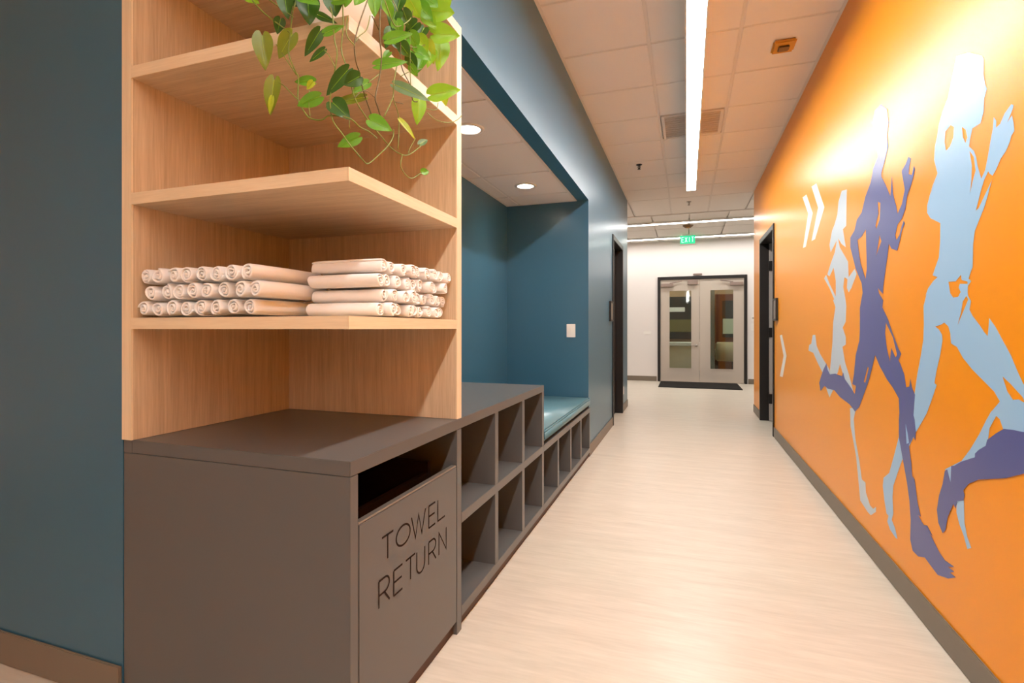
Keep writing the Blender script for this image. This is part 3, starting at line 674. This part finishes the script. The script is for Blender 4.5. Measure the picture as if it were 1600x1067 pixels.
STEMS = [([(285, 60), (270, 200), (262, 310), (300, 410), (318, 450), (315, 570), (350, 640), (385, 680), (450, 690), (500, 665), (610, 680), (670, 730), (720, 755), (770, 795)], 'stem_green', 2.2),
 ([(50, 0), (120, 75), (265, 185)], 'stem_green', 2.2), ([(150, 0), (220, 50), (290, 100)], 'stem_green', 1.8), ([(190, 255), (240, 330), (305, 430)], 'stem_green', 1.6), ([(185, 465), (230, 490), (290, 550), (318, 575)], 'stem_green', 1.6),
 ([(500, 40), (515, 100), (525, 230), (540, 300), (530, 390), (500, 570), (515, 690), (570, 770), (620, 840), (680, 910), (720, 940), (790, 880), (830, 840), (860, 790), (865, 745)], 'stem_green', 2.0),
 ([(570, -10), (575, 150), (565, 290), (600, 400), (640, 560), (690, 650), (740, 720), (790, 780), (850, 850), (915, 890), (960, 885), (1020, 840)], 'stem_green', 2.0),
 ([(715, 0), (660, 160), (640, 260), (650, 360), (670, 420), (690, 520), (745, 680)], 'stem_brown', 2.0), ([(790, -20), (785, 200), (795, 320), (785, 440), (760, 560), (775, 620), (790, 670)], 'stem_brown', 2.3),
 ([(885, 370), (865, 480), (860, 560), (810, 670)], 'stem_green', 2.0), ([(862, 560), (870, 590), (895, 680), (890, 860)], 'stem_green', 1.6), ([(915, 890), (905, 950), (930, 1000), (970, 1025), (1020, 995)], 'stem_green', 1.8),
 ([(960, 200), (960, 300), (962, 470), (975, 570)], 'stem_green', 1.5), ([(905, 220), (910, 380), (960, 490), (975, 575), (1005, 585)], 'stem_brown', 1.8), ([(810, -10), (860, 130), (900, 150), (960, 110), (975, 60)], 'stem_green', 1.8),
 ([(910, 235), (960, 280), (1010, 315), (1060, 270)], 'stem_green', 1.8), ([(905, 225), (980, 272), (1045, 258)], 'stem_green', 1.5), ([(1060, 650), (1110, 690), (1180, 705), (1230, 690), (1258, 662)], 'stem_green', 1.6),
 ([(1000, 595), (1060, 625), (1110, 630), (1120, 590)], 'stem_green', 1.5), ([(730, 90), (710, 170), (665, 210), (648, 240)], 'stem_green', 1.5), ([(465, 285), (500, 330), (528, 390)], 'stem_green', 1.4), ([(718, 475), (770, 435), (788, 420)], 'stem_green', 1.4),
 ([(380, 520), (378, 600), (385, 670)], 'stem_green', 1.4), ([(640, 560), (700, 520), (755, 560)], 'stem_brown', 1.3), ([(870, 585), (920, 597)], 'stem_brown', 1.3), ([(610, 690), (612, 740)], 'stem_green', 1.2),
 ([(990, 795), (960, 850), (950, 880)], 'stem_green', 1.3), ([(905, 440), (960, 410), (1025, 395)], 'stem_green', 1.6), ([(740, 90), (785, 180)], 'stem_brown', 1.6), ([(600, 100), (595, 200), (640, 260)], 'stem_green', 1.5)]
for k, (pts, m_, r_) in enumerate(STEMS):
    bm = bmesh.new(); tube(bm, catmull(pps(pts, (k % 3) * .006), 5), r_ * .00085, 7); obj('stem', bm, m_, pl, smooth=True)
# stems rising from the soil over the pot's rim to the hanging vines, and crown leaves above
for k in range(12):
    a = random.uniform(-2.3, .5); p0 = Vector((PC[0] + random.uniform(-.05, .05), PC[1] + random.uniform(-.05, .05), PC[2] + .14))
    tgt = pp([285, 500, 570, 715, 790, 810, 960, 900, 150, 50, 1030, 690][k], [60, 40, -10, 0, -20, -10, 110, 90, 0, 0, 20, -10][k])
    mid = p0.lerp(tgt, .5); mid.z = max(p0.z, tgt.z) + .07
    bm = bmesh.new(); tube(bm, catmull([p0, mid, tgt], 8), .0019, 7); obj('stem', bm, 'stem_green', pl, smooth=True)
for k in range(16):
    a = random.uniform(0, 6.28); p0 = Vector((PC[0] + .05 * math.cos(a), PC[1] + .05 * math.sin(a), PC[2] + .15))
    d = Vector((math.cos(a), math.sin(a), random.uniform(.1, .9))).normalized(); b3 = p0 + d * random.uniform(.05, .09)
    t3 = b3 + (d + Vector((0, 0, -.5))) * .065
    if max(b3.z, t3.z) > HS - .06 or t3.y > 1.72: continue
    leaf(b3, t3, .05, random.choice(['leaf_g', 'leaf_b', 'leaf_d']), world=True)
    bm = bmesh.new(); tube(bm, [p0, p0.lerp(b3, .5) + Vector((0, 0, .01)), b3], .0014, 6); obj('stem', bm, 'stem_green', pl)

# ------------------------------------------------------------------ mural on the orange wall
def cA(p): return (1350 + p[0] / 4.268, 60 + p[1] / 4.268)
def cB(p): return (1240 + p[0] / 5.335, 270 + p[1] / 5.335)
def cC(p): return (1400 + p[0] / 5.335, 280 + p[1] / 5.335)
def cD(p): return (1240 + p[0] / 5.335, 450 + p[1] / 5.335)
def cE(p): return (1400 + p[0] / 5.335, 450 + p[1] / 5.335)
def cF(p): return (1300 + p[0] / 3.95, 640 + p[1] / 3.95)
def cG(p): return (1440 + p[0] / 4.444, 630 + p[1] / 4.444)
def mp_(f, *pts): return [f(p) for p in pts]
def decal(name, loops, material, lift, label, cat='mural', group=None):
    """flat vinyl shape on the wall: outline loops and holes as (y, z), filled"""
    cu_ = bpy.data.curves.new(name, 'CURVE'); cu_.dimensions = '2D'; cu_.fill_mode = 'BOTH'
    for lp in loops:
        q = [on_plane(u, v, 0, XR) for u, v in lp]
        sp = cu_.splines.new('POLY'); sp.points.add(len(q) - 1); sp.use_cyclic_u = True
        for i, p in enumerate(q): sp.points[i].co = (p.y, p.z, 0, 1)
    tmp = bpy.data.objects.new('tmp', cu_); COL.objects.link(tmp)
    bpy.context.view_layer.update()
    me = bpy.data.meshes.new_from_object(tmp.evaluated_get(bpy.context.evaluated_depsgraph_get()))
    bpy.data.objects.remove(tmp); bpy.data.curves.remove(cu_)
    bm = bmesh.new(); bm.from_mesh(me); bpy.data.meshes.remove(me)
    bmesh.ops.remove_doubles(bm, verts=bm.verts, dist=1e-6)
    for v in bm.verts: v.co = Vector((XR - lift, v.co.x, v.co.y))
    for f in bm.faces:
        f.normal_update()
        if f.normal.x > 0: f.normal_flip()
    # give the film a thin edge
    r = bmesh.ops.extrude_face_region(bm, geom=list(bm.faces))
    for g in r['geom']:
        if isinstance(g, bmesh.types.BMVert): g.co.x = XR - lift - .0003
    ys = [v.co.y for v in bm.verts]; zs = [v.co.z for v in bm.verts]
    return tag(obj(name, bm, material, None, (XR - lift, (min(ys) + max(ys)) / 2, min(zs))), label, cat, group)

pale = [mp_(cB, (402, 150), (445, 138), (442, 250), (440, 440), (412, 470), (436, 620), (400, 592), (372, 545), (385, 620), (455, 740), (460, 870), (510, 800), (527, 842), (482, 960), (460, 997), (445, 960), (450, 885), (425, 870), (415, 950), (434, 1060))
        + mp_(cD, (440, 150), (435, 280), (410, 330), (436, 410), (436, 470), (408, 490), (430, 620), (462, 720), (492, 835), (505, 900), (470, 900), (430, 780), (388, 632), (370, 700), (358, 730), (300, 735), (310, 620), (325, 450), (330, 290), (350, 160), (330, 100))
        + mp_(cB, (340, 1055), (300, 960), (255, 880), (272, 850), (302, 930), (352, 1032), (352, 900), (335, 790), (300, 862), (282, 848), (312, 750), (345, 660), (362, 560), (332, 620), (310, 662), (300, 600), (322, 480), (342, 430), (365, 350), (375, 240), (390, 190)),
        mp_(cD, (160, 392), (182, 390), (192, 480), (222, 550), (300, 680), (330, 850), (300, 912), (278, 850), (240, 700), (200, 620), (165, 540), (125, 522), (130, 475), (148, 465)),
        mp_(cF, (112, -10), (115, 100), (150, 290), (165, 450), (175, 560), (220, 630), (240, 652), (272, 630), (272, 600), (255, 612), (235, 590), (210, 510), (207, 450), (185, 430), (170, 320), (145, 180), (135, 60), (148, -10))]
decal('runner_silhouette', pale, 'decal_pale', .0004, 'pale grey small running figure on the orange wall', group=None)
sky = [mp_(cA, (620, 118), (700, 95), (790, 115), (802, 140), (800, 240), (810, 300), (822, 335), (805, 400), (800, 490), (780, 565), (725, 600), (708, 680), (703, 720), (735, 750), (750, 790), (760, 850), (785, 935), (810, 880), (830, 780), (845, 690), (862, 600), (868, 525), (885, 550), (882, 595), (910, 570), (940, 500), (985, 438), (1000, 445), (995, 470), (958, 560), (990, 512), (1000, 560), (1006, 615), (985, 650), (975, 690), (950, 750), (915, 800), (885, 870), (860, 915), (840, 902), (832, 885), (800, 950))
       + mp_(cC, (740, 0), (715, 80), (690, 180), (668, 262), (692, 240), (740, 140), (800, 12), (770, 130), (740, 230), (700, 330), (660, 430), (646, 540), (642, 730), (620, 790), (608, 828), (630, 850), (602, 888), (600, 940))
       + mp_(cE, (602, 62), (628, 110), (615, 180), (640, 230), (700, 310), (740, 370), (768, 402), (775, 330), (780, 250), (830, 320), (900, 450), (960, 560), (1010, 680), (1060, 790), (1130, 900), (1170, 1010), (1150, 1110))
       + mp_(cG, (760, 215), (575, 195), (545, 110), (521, 88), (475, 170), (463, 260), (450, 310), (370, 385), (230, 445), (205, 560), (180, 470), (162, 460), (280, 400), (340, 320), (400, 220), (450, 120), (490, 50))
       + mp_(cE, (790, 1040), (870, 945), (820, 860), (760, 800), (640, 680), (560, 580), (510, 490), (462, 462), (455, 380), (440, 320), (405, 288), (372, 308), (328, 320), (360, 345), (386, 390), (390, 440), (370, 560), (340, 690), (322, 792), (342, 808), (300, 930), (260, 1040))
       + mp_(cF, (560, 70), (522, 135), (490, 200), (435, 310), (410, 380), (380, 470), (375, 540), (380, 640), (370, 680), (390, 730), (406, 797), (395, 792), (360, 740), (343, 690), (350, 655), (338, 640), (325, 560), (315, 470), (320, 420), (355, 390), (385, 280), (415, 165), (470, 30))
       + mp_(cE, (140, 1030), (150, 960), (160, 860), (180, 720), (210, 560), (230, 430), (235, 300), (232, 150), (260, 40))
       + mp_(cC, (245, 980), (270, 910), (310, 852), (350, 815), (308, 802), (325, 750), (360, 650), (370, 520), (372, 365), (290, 325), (262, 280), (262, 220), (290, 110), (330, 10))
       + mp_(cA, (440, 1050), (460, 980), (492, 900), (470, 810), (475, 720), (490, 650), (500, 580), (525, 490), (560, 400), (597, 220)),
       mp_(cA, (545, 620), (580, 578), (602, 590), (598, 660), (575, 722), (548, 748), (540, 690)), mp_(cA, (655, 590), (680, 608), (692, 660), (680, 697), (662, 660)),
       mp_(cA, (706, 748), (735, 790), (747, 880), (725, 960), (708, 1040), (718, 950), (722, 850)),
       mp_(cC, (440, 855), (500, 850), (545, 795), (550, 840), (598, 852), (600, 872), (535, 872), (525, 900), (542, 940), (520, 980), (480, 987), (455, 950)),
       mp_(cE, (590, 65), (605, 95), (570, 180), (515, 312), (545, 200), (560, 110)), mp_(cE, (890, 735), (960, 800), (1060, 910), (1080, 960), (1025, 928), (978, 932), (930, 860)),
       mp_(cG, (245, 680), (245, 760), (265, 840), (295, 920), (320, 1012), (347, 1004), (320, 930), (300, 830), (295, 640))]
decal('runner_silhouette', sky, 'decal_sky', .0008, 'large sky blue running figure on the orange wall')
navy = [mp_(cB, (735, 0), (735, 30), (770, 100), (810, 195), (822, 30), (832, 180), (857, 270), (870, 340), (905, 260), (930, 140), (920, 80), (905, 0))
        + mp_(cA, (255, 880), (280, 840), (298, 790), (316, 800), (305, 850), (300, 905), (322, 910), (335, 850), (342, 870), (330, 930), (310, 1000), (297, 1060))
        + mp_(cB, (975, 110), (950, 190), (935, 300), (905, 380), (870, 430), (850, 520), (860, 560), (885, 520), (905, 440), (920, 400), (930, 420), (908, 470), (890, 560), (866, 648), (820, 632), (797, 590), (785, 700), (770, 800), (750, 950), (748, 1010), (705, 960), (715, 1005), (748, 1060))
        + mp_(cD, (750, 100), (742, 160), (790, 260), (830, 380), (875, 500), (900, 550), (875, 600), (892, 630), (925, 720), (942, 830), (968, 822), (976, 755), (990, 830), (1015, 890), (1002, 1060))
        + mp_(cF, (512, 60), (520, 140), (516, 190), (505, 165), (488, 200), (476, 215), (492, 330), (497, 410), (512, 430), (530, 570), (550, 660), (535, 650), (555, 690), (570, 712), (590, 715), (625, 782), (606, 762), (640, 830), (665, 880), (700, 930), (757, 970), (718, 970), (757, 1000), (730, 1006), (767, 1035), (720, 1042), (655, 1020), (610, 960), (575, 912), (535, 906), (500, 870), (485, 800), (488, 680), (480, 560), (465, 450), (440, 310), (415, 170), (415, 60))
        + mp_(cD, (885, 1040), (880, 920), (830, 830), (780, 760), (720, 650), (682, 558), (660, 650), (630, 770), (590, 880), (550, 990), (515, 1030), (470, 970), (390, 910), (340, 850), (290, 840), (260, 815), (225, 858), (215, 790), (230, 740), (250, 680), (275, 628), (285, 680), (305, 720), (350, 713), (405, 735), (415, 703), (430, 760), (480, 830), (512, 885), (522, 815), (492, 800), (505, 720), (520, 560), (550, 440), (555, 350), (555, 170))
        + mp_(cB, (570, 1040), (578, 1000), (570, 920), (520, 800), (500, 720), (475, 620), (475, 540), (510, 480), (530, 390), (570, 330), (600, 200), (645, 80), (660, 0))
        + mp_(cA, (62, 870), (95, 790), (85, 700), (72, 640), (60, 560), (75, 480), (115, 440), (155, 470), (167, 560), (155, 650), (165, 720), (140, 820)),
        mp_(cB, (705, 240), (726, 250), (720, 390), (693, 467), (685, 440), (710, 340)), mp_(cB, (720, 518), (735, 570), (690, 692), (710, 580)),
        mp_(cB, (605, 470), (570, 530), (535, 560), (545, 650), (560, 750), (602, 885), (613, 800), (608, 600)),
        mp_(cD, (772, 288), (765, 380), (780, 500), (805, 615), (817, 500), (853, 580), (866, 555), (830, 410)), mp_(cD, (620, 655), (630, 665), (600, 792), (587, 780)), mp_(cF, (455, 80), (470, 150), (478, 205), (462, 212))]
decal('runner_silhouette', navy, 'decal_navy', .0012, 'purple navy running figure between the pale and the sky blue runner')
leg = [mp_(cG, (165, 470), (150, 560), (125, 640), (110, 740), (120, 830), (150, 902), (170, 880), (185, 790), (225, 700), (240, 730), (250, 680), (295, 675), (303, 640), (293, 605), (330, 560), (400, 530), (500, 525), (590, 520), (711, 490), (850, 440), (1000, 300), (1040, 180), (1000, 120), (850, 215), (711, 200), (640, 185), (575, 178), (520, 210), (460, 255), (450, 295), (400, 325), (375, 350), (375, 375), (280, 405), (230, 435), (210, 435), (205, 552), (182, 460))]
decal('runner_silhouette', leg, 'decal_navy', .0016, 'purple navy bent running leg crossing the foot of the sky blue runner')
for pts, lab in ((mp_(cB, (75, 205), (108, 180), (160, 335), (103, 615), (78, 628), (122, 340)), 'white chevron high on the orange wall, nearer the open door'),
                 (mp_(cB, (150, 115), (190, 88), (258, 285), (180, 553), (150, 568), (205, 290)), 'white chevron high on the orange wall, nearer the pale runner'),
                 ([(1218.5, 524), (1222, 523), (1229, 556), (1223, 589), (1218.5, 588), (1224.5, 556)], 'low white chevron on the orange wall beside the open door')):
    decal('chevron_arrow', [pts], 'decal_white', .0004, lab, 'mural arrow', 'white chevrons on the orange wall')

# ------------------------------------------------------------------ things beyond the glass doors
t = thing('reception_desk', (-.3, 13.6, 0), 'white reception desk behind the left glass pane', 'desk')
obj('front_panel', B(-1.4, .35, 13.3, 13.36, 0.12, .72), 'cream_fabric', t)
obj('desk_top', B(-1.45, .40, 13.25, 14.0, .72, .80, bev=.01), 'white_plastic', t)
obj('plinth', B(-1.38, .33, 13.33, 13.9, 0, .12), 'lobby_grey', t)
t = thing('wall_screen', (-.35, 15.35, 1.0), 'dark wall display with a pale strip behind the reception desk', 'screen')
obj('panel', B(-1.6, .45, LY - .06, LY, .85, 2.05), 'poster_dark', t)
obj('lower_picture', B(-1.5, .4, LY - .066, LY - .06, 1.05, 1.40), 'poster_green', t)
obj('bright_strip', B(-.65, -.05, LY - .068, LY - .06, 1.62, 1.75), 'white_plastic', t)
t = thing('brown_door', (1.15, LY, 0), 'brown wooden door with a glass light behind the right glass pane', 'door')
obj('door_panel', boxes([(.75, .93, LY - .06, LY, 0, 2.1), (1.28, 1.45, LY - .06, LY, 0, 2.1), (.93, 1.28, LY - .06, LY, 1.92, 2.1), (.93, 1.28, LY - .06, LY, 0, .9)]), 'brown_wood', t)
obj('door_window', B(.93, 1.28, LY - .03, LY, .9, 1.92), 'poster_dark', t)
obj('notice', B(.95, 1.22, LY - .036, LY - .03, 1.0, 1.42), 'paper', t)
t = thing('armchair', (.92, 13.6, 0), 'cream upholstered armchair on thin black legs behind the right glass pane', 'chair')
obj('seat', B(.68, 1.10, 13.35, 13.95, .36, .48, bev=.03, seg=3), 'cream_fabric', t, smooth=True)
obj('backrest', B(.66, 1.12, 13.28, 13.40, .36, .82, bev=.03, seg=3), 'cream_fabric', t, smooth=True)
for x in (.66, 1.06): obj('armrest', B(x, x + .07, 13.38, 13.95, .46, .64, bev=.02), 'cream_fabric', t)
for x in (.70, 1.08):
    for y in (13.36, 13.92):
        bm = bmesh.new(); cyl(bm, (x, y, 0), (x, y, .37), .012, n=10); obj('leg', bm, 'black_metal', t)
